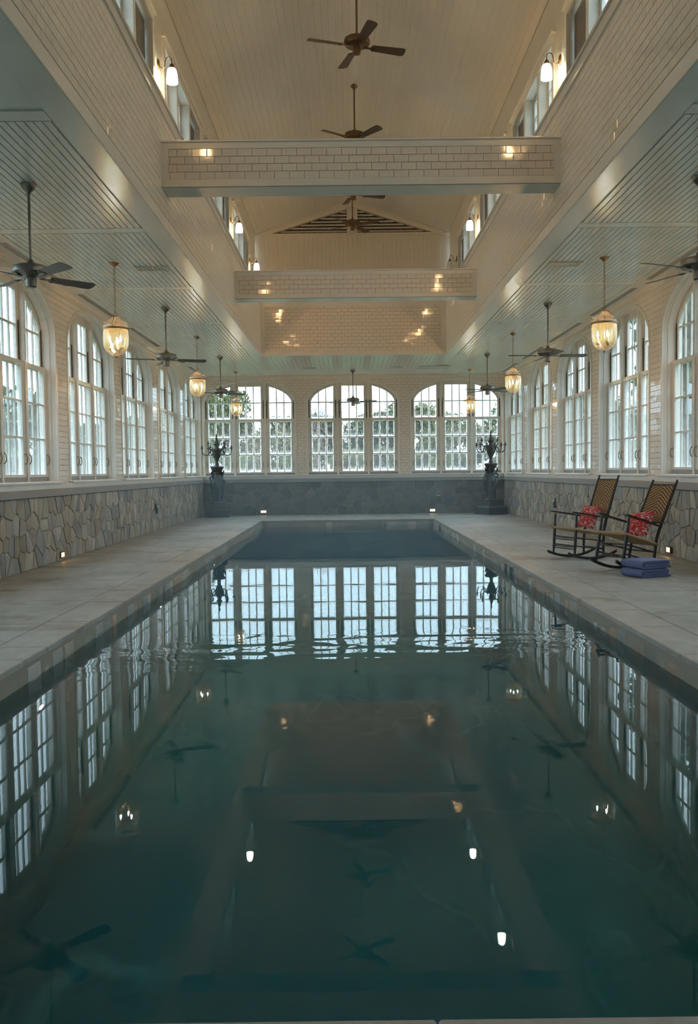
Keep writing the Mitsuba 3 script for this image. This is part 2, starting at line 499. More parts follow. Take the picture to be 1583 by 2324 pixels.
def board(x0, x1, y0, y1, z, ch=.007, d=.014):
    v = [(x0, y0, z), (x1, y0, z), (x1, y1, z), (x0, y1, z)]
    q = slab(sg.box(x0, y0, x1, y1), d, ch); V = np.array(q.vertices)
    # uniform chamfer along the long sides only
    V = np.array([(x0, y0, 0), (x1, y0, 0), (x1, y1, 0), (x0, y1, 0), (x0 + ch, y0, -d), (x1 - ch, y0, -d), (x1 - ch, y1, -d), (x0 + ch, y1, -d)]) + [0, 0, z]
    f = quadtri([[4, 7, 6, 5], [0, 4, 5, 1], [3, 2, 6, 7], [0, 3, 7, 4], [1, 5, 6, 2]])
    return TM(V, f)


for sgn in (-1, 1):
    for k in range(2, len(SEAMS) - 1):
        ya, yb = SEAMS[k] + .20, SEAMS[k + 1]
        put('cross_board', box(*sorted((sgn * (OX + .235), sgn * (XW - .02))), SEAMS[k] + .012, SEAMS[k] + .188, ZC, ZC + .02, .003), 'm_ceiling', ce)
        nb = 23
        for i in range(nb):
            x = OX + .25 + i * BW
            x0, x1 = sorted((sgn * (x + .0005), sgn * (x + BW - .0005)))
            put('board', board(x0, x1, ya, yb, ZC + .014), 'm_ceiling', ce)
    xa, xb = sorted((sgn * OX, sgn * (OX + .235)))
    put('soffit_board', box(xa, xb, Y0, YO + .2, ZC - .001, ZC + .02, .004), 'm_ceiling', ce)
    xa, xb = sorted((sgn * (OX + .25 + 23 * BW + .012), sgn * (XW + .1)))
    put('edge_board', box(xa, xb, Y0, YB, ZC, ZC + .02, .003), 'm_ceiling', ce)
put('end_board', box(-OX - .22, OX + .22, YO, YO + .3, ZC - .001, ZC + .02, .004), 'm_ceiling', ce)
for i in range(int(4.5 / .11)):
    x = -2.3 + i * .11 + .05
    put('board', board(x + .001, x + .109, YO + .32, 23.2, ZC + .014, .004, .012), 'm_ceiling', ce)
put('cornice', box(-XW, XW, YB - .03, YB, ZC - .045, ZC + .01, .004), 'm_casing', ce)
for sgn in (-1, 1): put('cornice', box(*sorted((sgn * XW, sgn * (XW - .025))), Y0, YB, ZC - .04, ZC + .01, .004), 'm_casing', ce)

# linear slots and grilles
SLOTS = [(7.4, 9.5), (10.2, 12.55), (13.13, 15.45), (16.2, 18.6), (19.3, 21.4), (22.2, 24.1)]
for sgn, sd in ((-1, 'left'), (1, 'right')):
    for k, (y0, y1) in enumerate(SLOTS):
        s = thing('air_slot', 'dark linear air slot in the ceiling along the %s wall, %s' % (sd, ['nearest, mostly outside the picture', 'second from the camera', 'third from the camera', 'fourth from the camera', 'fifth from the camera', 'farthest, by the end wall'][k]), 'vent', 'air slots along the %s wall' % sd)
        x0, x1 = sorted((sgn * 4.02, sgn * 4.105))
        put('frame', cat([box(x0 - .006, x0, y0, y1, ZC - .006, ZC + .012), box(x1, x1 + .006, y0, y1, ZC - .006, ZC + .012)]), 'm_grille', s)
        put('slot', box(x0, x1, y0, y1, ZC - .003, ZC + .012), 'm_slot', s)


def grille(x0, x1, y0, y1, label, group=None):
    g = thing('ceiling_grille', label, 'vent', group)
    put('frame', cat([box(x0, x1, y0, y0 + .025, ZC - .012, ZC + .005, .003), box(x0, x1, y1 - .025, y1, ZC - .012, ZC + .005, .003), box(x0, x0 + .025, y0, y1, ZC - .012, ZC + .005, .003), box(x1 - .025, x1, y0, y1, ZC - .012, ZC + .005, .003)]), 'm_grille', g)
    put('backing', box(x0 + .02, x1 - .02, y0 + .02, y1 - .02, ZC - .003, ZC + .004), 'm_grille', g)
    n = int((x1 - x0 - .05) / .045)
    for k in range(n):
        x = x0 + .025 + (k + .5) * (x1 - x0 - .05) / n
        put('louvre', at(box(-.016, .016, y0 + .025, y1 - .025, -.0015, .0015), tr(x, 0, ZC - .007) @ rot((0, 1, 0), .25)), 'm_grille', g)


grille(-2.87, -2.45, 11.42, 11.66, 'flat ceiling grille above and right of the big left lantern')
grille(2.42, 2.86, 11.42, 11.66, 'flat ceiling grille left of the big right lantern')
grille(1.67, 2.47, 22.55, 23.2, 'larger ceiling grille near the far end, right of middle')
grille(-1.27, -.95, 22.65, 22.95, 'small ceiling grille near the far end, left of the middle fan')
grille(.98, 1.26, 22.65, 22.95, 'small ceiling grille near the far end, right of the middle fan')

# ------------------------------------------------------------------ raised middle: tiled fascias, clerestory, vault, gable
FT0, FT1 = ZC + .13, ZL - .035
for sgn, sd in ((-1, 'left'), (1, 'right')):
    M = frame((sgn * OX, 0, 0), (0, -sgn, 0), (0, 0, 1), (-sgn, 0, 0))
    name = struct('wall_fascia_' + sd, box(*sorted((sgn * OX, sgn * (OX + .12))), Y0, YO, ZC, ZL), 'm_cream', 'white tiled band above the %s ceiling edge' % sd, 'wall')
    u = lambda y: -sgn * y
    ua, ub = sorted((u(3.2), u(YO - .01)))
    reg = sg.box(ua, FT0, ub, FT1)
    put('grout', at(ext(reg, .003), M), 'm_grout', name)
    tiles(name, M @ tr(0, 0, .003), reg, ua, FT0, ub, FT1, lambda uu, v: abs(abs(uu) - (5.2 + (v - FT0) * 2.2)) if abs(uu) > 4.6 + (v - FT0) * 1.9 else 99)
    put('edge_band', at(box(min(u(Y0), u(YO)), max(u(Y0), u(YO)), ZC - .002, FT0 - .003, 0, .011, .004), M), 'm_casing', name)
    a, b = min(u(Y0), u(YO)), max(u(Y0), u(YO))
    put('ledge', at(cat([box(a, b, ZL - .035, ZL, 0, .028, .006), box(a, b, ZL, ZL + .115, -.085, .005, .004), box(a, b, ZL + .115, ZL + .14, -.085, .03, .008)]), M), 'm_cream', name, label='moulded ledge over the tiles')
    # clerestory wall with window openings
    C = frame((sgn * CX, 0, 0), (0, -sgn, 0), (0, 0, 1), (-sgn, 0, 0))
    centres = [8.39 + 3.03 * k for k in range(-3, 4)]
    p = sg.box(a, ZL, b, ZE + .1)
    for y in centres: p = p.difference(sg.box(u(y) - 1.18, 5.24, u(y) + 1.18, 5.98))
    m = ext(p, .16); m.apply_translation((0, 0, -.16))
    cl = struct('wall_clerestory_' + sd, at(m, C), 'm_cream', 'upper %s wall with short windows below the vault' % sd, 'wall')
    for k, y in enumerate(centres):
        n = 20 + k * 2 + (sd == 'right')
        key = 'window_%d' % n; names.add(key)
        vis = k >= 2
        labels[key] = {'label': ('short clerestory window high on the %s side, %s' % (sd, ['nearest in view', 'second in view, past the first wall lamp', 'third in view, beyond the near crossbeam', 'fourth in view', 'farthest one'][k - 2])) if vis else 'short clerestory window above the frame on the %s side' % sd, 'category': 'window', 'kind': 'structure'}
        if not vis: labels[key]['group'] = 'unseen clerestory windows'
        uc = u(y)
        put('casing', at(ext(sg.box(uc - 1.27, 5.18, uc + 1.27, 6.07).difference(sg.box(uc - 1.18, 5.24, uc + 1.18, 5.98)), .022), C), 'm_casing', key)
        put('head_trim', at(box(uc - 1.30, uc + 1.30, 6.06, 6.11, 0, .05, .008), C), 'm_casing', key)
        for x in (-.41, .41): put('post', at(box(uc + x - .045, uc + x + .045, 5.24, 5.98, -.15, .012, .004), C), 'm_casing', key)
        for j in range(3):
            # the far sash of each group carries a dark insect screen
            c0 = uc + (j - 1) * .815; x0, x1 = c0 - .36, c0 + .36
            q = sg.box(x0, 5.245, x1, 5.975); gl = sg.box(x0 + .06, 5.31, x1 - .06, 5.92)
            bars = shapely.union_all([sg.box(x0 + .06, z - .011, x1 - .06, z + .011) for z in (5.513, 5.716)] + [sg.box(c0 - .011, 5.31, c0 + .011, 5.92)])
            s = put('sash', at(ext(q.difference(gl).union(bars), .04), C @ tr(0, 0, -.14)), 'm_sash', key)
            for za, zb in ((5.31, 5.502), (5.524, 5.705), (5.727, 5.92)):
                for xa, xb in ((x0 + .06, c0 - .011), (c0 + .011, x1 - .06)):
                    put('pane', at(TM([(xa, za, 0), (xb, za, 0), (xb, zb, 0), (xa, zb, 0)], [[0, 1, 2], [0, 2, 3]]), C @ tr(0, 0, -.12)), 'm_glass', s)
            far = (j == 2) if u(1) > 0 else (j == 0)
            if far:
                put('insect_screen', at(box(x0 + .03, x1 - .03, 5.275, 5.945, -.060, -.055), C), 'm_screen', key, label='dark screen over the far sash')

# vault
for sgn, sd in ((-1, 'left'), (1, 'right')):
    e0, e1 = np.array([sgn * (CX + .25), ZE - .25 * (ZR - ZE) / CX]), np.array([0, ZR])
    q = sg.Polygon([(e0[0], e0[1] + .012), (0, ZR + .012), (0, ZR + .2), (e0[0], e0[1] + .2)])
    m = ext(q, YO + .4 - Y0); m.apply_transform(frame((0, Y0 + (YO + .4 - Y0), 0), (1, 0, 0), (0, 0, 1), (0, -1, 0)))
    vk = struct('ceiling_vault_' + sd, m, 'm_vault', '%s slope of the cream board vault over the pool' % sd, 'ceiling')
    d = np.array([-sgn * CX, 0, ZR - ZE]); Ls = np.linalg.norm(d); d /= Ls; nrm = np.cross(d, [0, 1, 0]); nrm *= -np.sign(nrm[2])
    nb = 24; w = Ls / nb; o = np.array([sgn * CX, 0, ZE])
    for k in range(nb):
        pts = []
        for y in (Y0, YO + .1):
            for s, h in ((k * w + .0006, .0102), (k * w + .002, .012), ((k + 1) * w - .002, .012), ((k + 1) * w - .0006, .0102)):
                pts.append(o + d * s + nrm * h + [0, y, 0])
        put('board', TM(pts, quadtri([[1, 2, 6, 5], [0, 1, 5, 4], [2, 3, 7, 6]])), 'm_vault', vk)

# far gable: tiled end band below, boards and a louvred triangle above
ew = struct('wall_end_band', box(-OX, OX, YO, YO + .12, ZC, ZL), 'm_cream', 'framed tile panel closing the far end of the raised middle', 'wall')
EM = frame((0, YO, 0), (1, 0, 0), (0, 0, 1), (0, -1, 0))
reg = sg.box(-OX + .11, ZC + .10, OX - .11, ZL - .12)
put('grout', at(ext(reg, .003), EM), 'm_grout', ew)
tiles(ew, EM @ tr(0, 0, .003), reg, -OX + .11, ZC + .10, OX, ZL - .12, lambda u, v: abs(u))
put('panel_frame', at(ext(sg.box(-OX, ZC, OX, ZL).difference(reg), .022), EM), 'm_casing', ew)
put('ledge', at(box(-OX, OX, ZL - .01, ZL + .02, -.1, .04, .005), EM), 'm_casing', ew)
GY = YO + .1
tri = sg.Polygon([(-1.82, 6.595), (1.82, 6.595), (0, 7.17)])
gab = sg.Polygon([(-CX - .1, ZL), (CX + .1, ZL), (CX + .1, ZE), (0, ZR + .03), (-CX - .1, ZE)]).difference(tri)
GM = frame((0, GY, 0), (1, 0, 0), (0, 0, 1), (0, -1, 0))
m = ext(gab, .1); m.apply_translation((0, 0, -.1))
gk = struct('wall_gable', at(m, GM), 'm_vault', 'cream boarded gable with louvred triangle at the far end', 'wall')
for k in range(42):
    x = -CX + .05 + k * .1
    put('board', at(box(x - .0495, x + .0495, ZL, 6.59, 0, .01, .004), GM), 'm_vault', gk)
put('rake_trim', at(ext(tri.buffer(.09, join_style=2).difference(tri).intersection(sg.box(-3, 6.56, 3, 9)), .03), GM), 'm_vault', gk)
put('louvre_post', at(box(-.12, .12, 6.59, 7.15, -.06, .02, .004), GM), 'm_casing', gk)
put('louvre_backing', at(ext(tri.buffer(.08), .01), GM @ tr(0, 0, -.111)), 'm_dark', gk)
for k in range(8):
    z = 6.595 + .0715 * (k + .6); h = max(.0, 1.82 * (7.17 - z - .02) / .575)
    for s in (-1, 1):
        if h < .2: continue
        x0, x1 = sorted((s * .12, s * h))
        put('louvre', at(at(box(x0, x1, -.021, .021, -.005, .005), rot((1, 0, 0), .9)), GM @ tr(0, z + .01, -.045)), 'm_vault', gk)

# crossbeams
for n, y in (('crossbeam', 9.51), ('crossbeam_001', 15.58)):
    lab = 'near tiled tie beam crossing above the pool' if y < 12 else 'far tiled tie beam crossing above the pool'
    z0, z1, dep = 4.213, 4.67, .338
    k = struct(n, box(-OX, OX, y + .012, y + dep, z0, z1), 'm_cream', lab, 'beam')
    BM = frame((0, y + .012, 0), (1, 0, 0), (0, 0, 1), (0, -1, 0))
    reg = sg.box(-OX + .085, z0 + .075, OX - .085, z1 - .065)
    put('grout', at(ext(reg, .003), BM), 'm_grout', k)
    tiles(k, BM @ tr(0, 0, .003), reg, -OX + .02, z0 + .075, OX, z1 - .065, lambda u, v: abs(u))
    put('front_frame', at(ext(sg.box(-OX, z0, OX, z1).difference(reg), .016), BM), 'm_casing', k)
    put('cap_moulding', box(-OX, OX, y - .02, y + dep + .02, z1, z1 + .022, .005), 'm_casing', k)
    put('underside', box(-OX + .012, OX - .012, y + .005, y + dep - .005, z0 - .008, z0, .003), 'm_ceiling', k, label='pale green underside')

# ------------------------------------------------------------------ deck, pool, water
pool = sg.box(PL, PN, PR, PF)
m = ext(sg.box(-XW - .1, Y0, XW + .1, YB + .1).difference(pool), .3); m.apply_translation((0, 0, -.335))
fl = struct('floor', m, 'm_mortar', 'grey flagstone deck around the pool', 'floor')
r = random.Random(3)


def pave(x0, x1, y0, y1, dmin, dmax, wmin, wmax):
    y = y0
    while y < y1 - 1e-6:
        h = r.uniform(dmin, dmax); h = y1 - y if y + h > y1 - dmin * .6 else h
        x = x0
        while x < x1 - 1e-6:
            w = r.uniform(wmin, wmax); w = x1 - x if x + w > x1 - wmin * .6 else w
            q = sg.box(x + .003, y + .003, x + w - .003, y + h - .003)
            mm = slab(q, .034, .003); mm.apply_translation((0, 0, -.035 + r.uniform(0, .0015)))
            put('paving_slab', mm, 'm_deck', fl); x += w
        y += h


CW = .36
pave(-XW, PL - CW, 2.5, YB, .55, .95, .5, .95)
pave(PR + CW, XW, 2.5, YB, .55, .95, .5, .95)
pave(PL - CW, PR + CW, PF + CW, YB, .5, .95, .6, 1.0)
pave(-XW, XW, Y0, PN - CW, .6, 1., .6, 1.)
OV = .03
r2 = random.Random(5)


def coping(x0, x1, y0, y1, along):
    a, b = (y0, y1) if along == 'y' else (x0, x1)
    t = a
    while t < b - 1e-6:
        w = r2.uniform(.75, 1.15); w = b - t if t + w > b - .5 else w
        q = box(x0 + .002, x1 - .002, t + .0025, t + w - .0025, -.052, .001, .006) if along == 'y' else box(t + .0025, t + w - .0025, y0 + .002, y1 - .002, -.052, .001, .006)
        put('coping_stone', q, 'm_deck', fl); t += w


coping(PL - CW, PL, PN, PF, 'y'); coping(PR, PR + CW, PN, PF, 'y')
coping(PL - CW, PR + CW, PF, PF + CW, 'x'); coping(PL - CW, PR + CW, PN - CW, PN, 'x')
# pool shell set back under the coping
SB = .022
D = 1.55
sh = sg.box(PL - SB, PN - SB, PR + SB, PF + SB)
m1 = ext(sh.buffer(.2, join_style=2).difference(sh), D - .06); m1.apply_translation((0, 0, -D))
m2 = box(PL - .2, PR + .2, PN - .2, PF + .2, -D - .15, -D)
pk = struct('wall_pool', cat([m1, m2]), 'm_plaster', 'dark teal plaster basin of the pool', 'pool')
PT = 1.3 * np.array([(.30, .29, .26), (.25, .26, .25), (.34, .31, .25), (.22, .22, .20), (.36, .35, .31), (.33, .24, .18)])
r3 = np.random.default_rng(11)
for M, L in ((frame((PL - SB, PN - SB, 0), (0, 1, 0), (0, 0, 1), (1, 0, 0)), PF - PN + 2 * SB), (frame((PR + SB, PF + SB, 0), (0, -1, 0), (0, 0, 1), (-1, 0, 0)), PF - PN + 2 * SB), (frame((PL - SB, PF + SB, 0), (1, 0, 0), (0, 0, 1), (0, -1, 0)), PR - PL + 2 * SB)):
    u = .0
    while u < L - .01:
        w = r3.uniform(.12, .34); w = min(w, L - u)
        if w < .03: break
        q = sg.Polygon([(u + .006, -.325 + r3.uniform(-.02, .02)), (u + w - .006, -.325 + r3.uniform(-.02, .02)), (u + w - .006 + r3.uniform(-.02, .0), -.058), (u + .006 + r3.uniform(0, .02), -.058)])
        mm, col = stone_piece(q, r3.uniform(.017, .027), .006, r3, PT)
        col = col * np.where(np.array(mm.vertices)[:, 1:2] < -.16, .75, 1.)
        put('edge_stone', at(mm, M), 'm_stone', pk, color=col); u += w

# water: nearly still, ruffled in one band
gx = np.linspace(PL - SB + .002, PR + SB - .002, 130)
gy = np.r_[np.linspace(PN - SB + .002, 8., 210)[:-1], np.linspace(8., PF + SB - .002, 760)]
X, Y = np.meshgrid(gx, gy)
pp = np.stack([X, Y, 0 * X], -1)
ruf = np.exp(-((Y - 6.75 - .25 * np.sin(X * 1.1 + .6)) / .42) ** 2)
zz = ruf * .0042 * (meshkit.noise(pp * [3.2, 9.5, 1], 3) - .5 + .5 * (meshkit.noise(pp * [7, 17, 1], 5) - .5))
far = np.clip((Y - 7.3) / 2.5, 0, 1)
zz += .00010 * far * (meshkit.noise(pp * [5, 15, 1], 21) - .5)
zz += .0007 * (meshkit.noise(pp * [.9, 1.0, 1], 8) - .5) + .00012 * (meshkit.noise(pp * [4, 5, 1], 9) - .5)
ny, nx = X.shape; i, j = np.meshgrid(np.arange(ny - 1), np.arange(nx - 1), indexing='ij')
wf_ = quadtri(np.stack([i * nx + j, i * nx + j + 1, (i + 1) * nx + j + 1, (i + 1) * nx + j], -1).reshape(-1, 4))
struct('water', TM(np.c_[X.ravel(), Y.ravel(), (ZW + zz).ravel()], wf_), 'm_water', 'still dark teal pool water mirroring windows and lamps', 'water', smooth=True)

for k, y in enumerate((5.97, 9.87, 13.88, 17.74)):
    s = thing('pool_lamp', 'small underwater lamp in the left pool wall, %s' % ['nearest the camera', 'second from the camera', 'third from the camera', 'farthest'][k], 'lamp')
    Mx = frame((PL - SB, y, -1.0), (0, 1, 0), (0, 0, 1), (1, 0, 0))
    put('rim', at(lathe([(.045, 0), (.06, 0), (.06, .018), (.045, .022), (.045, 0)], 20), Mx), 'm_steel', s)
    put('lens', at(lathe([(0, .010), (.045, .010), (.045, .002), (0, .002)], 20), Mx), 'm_glass', s, emitter={'type': 'area', 'radiance': {'type': 'rgb', 'value': list(POOL_LAMP)}})
for y0, y1, lab in ((11.3, 11.95, 'dark skimmer opening in the right pool edge near the chairs'), (20.05, 20.5, 'dark skimmer opening in the right pool edge at the far corner')):
    s = thing('skimmer', lab, 'skimmer')
    put('mouth', box(PR - .003, PR + .02, y0 + .03, y1 - .03, -.21, -.075), 'm_dark', s)
    put('frame', cat([box(PR - .008, PR + .02, y0, y0 + .03, -.22, -.06, .003), box(PR - .008, PR + .02, y1 - .03, y1, -.22, -.06, .003), box(PR - .008, PR + .02, y0, y1, -.075, -.056, .003)]), 'm_cap', s)

# ------------------------------------------------------------------ fans
def fan(x, y, ztop, zb, th, label, blade_m, metal, group=None):
    """zb: blade height; ztop: where the canopy meets the ceiling."""
    t = thing('ceiling_fan', label, 'fan', group); o = tr(x, y, 0)
    A = lambda mm: at(mm, o)
    put('canopy', A(lathe([(0, ztop - .10), (.016, ztop - .10), (.022, ztop - .075), (.055, ztop - .045), (.068, ztop - .02), (.07, ztop), (0, ztop)], 24)), metal, t, smooth=40)
    put('downrod', A(tube([(0, 0, ztop - .09), (0, 0, zb + .12)], .0125, 12)), metal, t, smooth=40)
    put('motor', A(lathe([(0, zb + .155), (.02, zb + .155), (.026, zb + .13), (.045, zb + .105), (.125, zb + .098), (.155, zb + .085), (.163, zb + .06), (.163, zb + .03), (.15, zb + .012), (.10, zb - .004), (.05, zb - .01), (0, zb - .01)], 36)), metal, t, smooth=35)
    put('switch_cup', A(lathe([(0, zb - .01), (.045, zb - .01), (.048, zb - .04), (.046, zb - .09), (.036, zb - .102), (0, zb - .104)], 20)), metal, t, smooth=35)
    for k in range(4):
        R = o @ rot((0, 0, 1), math.radians(th + 90 * k)) @ tr(0, 0, zb)
        bl = [(.20, -.052), (.60, -.07), (.632, -.055), (.64, 0), (.632, .055), (.60, .07), (.20, .052), (.185, .03), (.185, -.03)]
        bm = ext(sg.Polygon(bl), .006); Pm = R @ rot((1, 0, 0), math.radians(-13))
        b = put('blade', at(bm, Pm @ tr(0, 0, -.003)), blade_m, t)
        ring = sg.Point(.215, .022).buffer(.026).difference(sg.Point(.215, .022).buffer(.014)).union(sg.Point(.215, -.022).buffer(.026).difference(sg.Point(.215, -.022).buffer(.014)))
        iron = ext(ring.union(sg.Polygon([(.09, -.018), (.19, -.012), (.24, -.012), (.24, .012), (.19, .012), (.09, .018)])), .006)
        put('blade_iron', at(iron, Pm @ tr(0, 0, -.0095)), metal, b)


ZB = 3.0
fan(-3.04, 8.17, ZC, ZB, 47, 'large grey ceiling fan at upper left, nearest over the left deck', 'm_blade_grey', 'm_pewter')
fan(-3.04, 14.24, ZC, ZB, 20, 'ceiling fan over the left deck between the first two lanterns', 'm_blade_grey', 'm_pewter')
fan(-3.04, 20.34, ZC, ZB, 35, 'ceiling fan over the far left deck in front of the end windows', 'm_blade_grey', 'm_pewter')
fan(3.04, 20.34, ZC, ZB, 33, 'ceiling fan over the far right deck in front of the end windows', 'm_blade_grey', 'm_pewter')
fan(3.04, 14.24, ZC, ZB, 4, 'ceiling fan over the right deck between the first two lanterns', 'm_blade_grey', 'm_pewter')
fan(3.04, 8.17, ZC, ZB, 23, 'ceiling fan cut off by the right edge of the picture', 'm_blade_grey', 'm_pewter')
fan(0, 23.3, ZC, ZB, -15, 'ceiling fan hanging before the middle end window', 'm_blade_grey', 'm_pewter')
VB = 6.50
for y, th, lab in ((11.34, 17, 'brown vault fan nearest the top of the picture'), (14.45, -52, 'brown vault fan showing just above the near crossbeam'),
                   (17.3, 15, 'brown vault fan showing just below the near crossbeam'), (19.44, 58, 'brown vault fan hanging before the gable louvres')):
    fan(0, y, ZR + .005, VB, th, lab, 'm_blade', 'm_bronze')

# ------------------------------------------------------------------ bell jar lanterns
link = trimesh.creation.torus(.011, .0022, major_sections=10, minor_sections=5); link.apply_scale((1, 1.55, 1)); link.apply_transform(rot((1, 0, 0), math.pi / 2))


def lantern(x, y, ph, label):
    t = thing('lantern', label, 'lantern', 'glass bell lanterns over the side decks'); A = lambda mm: at(mm, tr(x, y, 0))
    put('canopy', A(lathe([(0, ZC - .05), (.012, ZC - .048), (.045, ZC - .02), (.06, ZC - .004), (.06, ZC), (0, ZC)], 20)), 'm_brass', t, smooth=40)
    ls, z, k = [], ZC - .06, 0
    while z > 3.22:
        ls.append(at(link, tr(0, 0, z) @ rot((0, 0, 1), (k % 2) * math.pi / 2))); z -= .026; k += 1
    put('chain', A(cat(ls)), 'm_brass', t)
    put('loop', A(at(trimesh.creation.torus(.022, .004, major_sections=18, minor_sections=6), tr(0, 0, 3.195) @ rot((1, 0, 0), math.pi / 2))), 'm_brass', t, smooth=True)
    put('smoke_bell', A(trimesh.creation.revolve([(.012, 3.165), (.045, 3.155), (.065, 3.13), (.10, 3.105), (.148, 3.085)], sections=28)), 'm_jar', t, smooth=True)
    jar = [(.15, 3.05), (.146, 3.02), (.155, 2.97), (.157, 2.88), (.150, 2.80), (.125, 2.735), (.08, 2.695), (.03, 2.677), (.0, 2.675)]
    put('bell_jar', A(trimesh.creation.revolve(jar, sections=32)), 'm_jar', t, smooth=True)
    put('finial', A(lathe([(0, 2.675), (.016, 2.67), (.012, 2.655), (0, 2.645)], 12)), 'm_brass', t, smooth=True)
    put('rim_band', A(lathe([(.150, 3.0), (.162, 3.0), (.164, 3.012), (.162, 3.024), (.150, 3.024), (.150, 3.0)], 32)), 'm_brass', t, smooth=40)
    for k in range(3):
        a = ph + math.pi / 3 + k * 2 * math.pi / 3; c, s = math.cos(a), math.sin(a)
        put('hanger', A(cat([tube([(.165 * c, .165 * s, 3.012), (.172 * c, .172 * s, 3.045), (.05 * c, .05 * s, 3.165), (0, 0, 3.185)], .0028, 6)])), 'm_brass', t)
    put('stem', A(tube([(0, 0, 3.19), (0, 0, 2.70)], .0045, 8)), 'm_brass', t, smooth=True)
    for k in range(3):
        a = ph + k * 2 * math.pi / 3; c, s = .078 * math.cos(a), .078 * math.sin(a)
        q = np.linspace(0, 1, 7)
        ar = put('candle_arm', A(cat([tube(np.c_[c * q, s * q, 2.72 - .022 * np.sin(q * math.pi) + .03 * q], .0038, 6), lathe([(0, 2.748), (.012, 2.748), (.024, 2.762), (.024, 2.766), (0, 2.766)], 12, (c, s, 0))])), 'm_brass', t, smooth=40)
        put('candle', A(lathe([(0, 2.764), (.011, 2.764), (.011, 2.845), (0, 2.845)], 12, (c, s, 0))), 'm_candle', ar, smooth=40)
        put('bulb', A(lathe([(0, 2.845), (.009, 2.848), (.0155, 2.866), (.0125, 2.888), (.005, 2.912), (0, 2.922)], 10, (c, s, 0))), 'm_candle', ar, smooth=True,
            emitter={'type': 'area', 'radiance': {'type': 'rgb', 'value': list(CANDLE)}})


for k, y in enumerate((11.23, 17.34, 23.43)):
    lantern(-3.0655, y, math.pi / 2 if k == 0 else .3, 'lit glass bell lantern over the left deck, ' + ['the big nearest one', 'the middle one beside the second fan', 'the farthest, before the left end window'][k])
    lantern(3.0655, y, -math.pi / 2 + .2 if k == 0 else .25, 'lit glass bell lantern over the right deck, ' + ['the big nearest one', 'the middle one past the second fan', 'the farthest, before the right end window'][k])

# ------------------------------------------------------------------ wall lamps beside the clerestory windows
scene['m_opal'] = {'type': 'twosided', 'b': {'type': 'diffuse', 'reflectance': {'type': 'rgb', 'value': [.8, .78, .7]}}}
scene['m_shade'] = {'type': 'blendbsdf', 'weight': .45, 'a': {'type': 'thindielectric'}, 'b': {'type': 'principledthin', 'base_color': {'type': 'rgb', 'value': [.85, .83, .76]}, 'roughness': .5, 'diff_trans': 1.2}}


def sconce(sgn, y, lit, label, group=None):
    t = thing('wall_lamp', label, 'wall lamp', group)
    M = frame((sgn * CX, y, 0), (0, -sgn, 0), (0, 0, 1), (-sgn, 0, 0)); A = lambda mm: at(mm, M)
    pl = lathe([(0, 0), (.035, 0), (.035, .008), (.022, .02), (0, .022)], 20); pl.apply_scale((1, 1.7, 1)); pl.apply_translation((0, 5.66, 0))
    put('backplate', A(pl), 'm_bronze', t, smooth=40)
    q = [(0, 5.64, .015), (0, 5.615, .04), (0, 5.61, .06), (0, 5.635, .078), (0, 5.69, .085), (0, 5.725, .10), (0, 5.735, .125), (0, 5.72, .147), (0, 5.69, .155), (0, 5.655, .155)]
    put('arm', A(tube(q, .0055, 8)), 'm_bronze', t, smooth=True)
    S = tr(0, 0, .155) @ rot((1, 0, 0), -math.pi / 2)   # local z -> wall v
    up_ = lambda mm: A(at(mm, S))
    put('holder', up_(lathe([(0, 5.66), (.014, 5.66), (.028, 5.635), (.030, 5.612), (0, 5.612)], 18)), 'm_bronze', t, smooth=40)
    if lit:
        prof = [(.028, 5.615), (.048, 5.595), (.058, 5.55), (.063, 5.49), (.062, 5.452), (0, 5.452)]
        put('shade', up_(lathe([(0, 5.615)] + prof, 24)), 'm_opal', t, smooth=40, emitter={'type': 'area', 'radiance': {'type': 'rgb', 'value': list(SCONCE)}}, label='glowing opal glass shade')
    else:
        put('shade', up_(lathe([(.028, 5.615), (.048, 5.595), (.058, 5.55), (.063, 5.49), (.062, 5.452)], 24)), 'm_shade', t, smooth=40, label='unlit glass shade')


SC = [(-1, 9.9, 1, 'lit wall lamp at upper left, above the near crossbeam'), (1, 9.9, 1, 'lit wall lamp at upper right, above the near crossbeam'),
      (1, 12.93, 1, 'lit wall lamp on the right hidden behind the near crossbeam, mirrored in the water'),
      (-1, 15.96, 1, 'lit wall lamp on the left below the near crossbeam'), (1, 15.96, 1, 'lit wall lamp on the right below the near crossbeam'),
      (-1, 19.0, 1, 'lit wall lamp on the left just above the far crossbeam'), (1, 19.0, 0, 'unlit wall lamp on the right just above the far crossbeam'),
      (-1, 6.87, 1, None), (1, 6.87, 1, None), (-1, 3.84, 1, None), (1, 3.84, 1, None)]  # lamps added out of view to light the near part of the vault
for s, y, lit, lab in SC:
    sconce(s, y, lit, lab or 'added lit wall lamp above the picture frame on the %s, %s' % ('left' if s < 0 else 'right', 'farther one' if y > 5 else 'nearer one'), None if lab else 'added unseen near wall lamps')

# ------------------------------------------------------------------ low step lights, outlet covers, hook
def step_light(M, label):
    t = thing('step_light', label, 'step light'); A = lambda mm: at(mm, M)
    o = sg.box(-.085, -.045, .085, .045)
    put('frame', A(at(ext(o.difference(o.buffer(-.014, join_style=2)), .022), tr(0, 0, .052))), 'm_bronze', t)
    put('lens', A(box(-.072, .072, -.032, .032, .045, .069, .003)), 'm_candle', t, emitter={'type': 'area', 'radiance': {'type': 'rgb', 'value': list(STEP)}})
    for k in (-1, 1): put('louvre', A(box(-.072, .072, k * .011 - .0015, k * .011 + .0015, .068, .073)), 'm_bronze', t)
    put('box', A(box(-.08, .08, -.04, .04, 0, .05)), 'm_bronze', t)


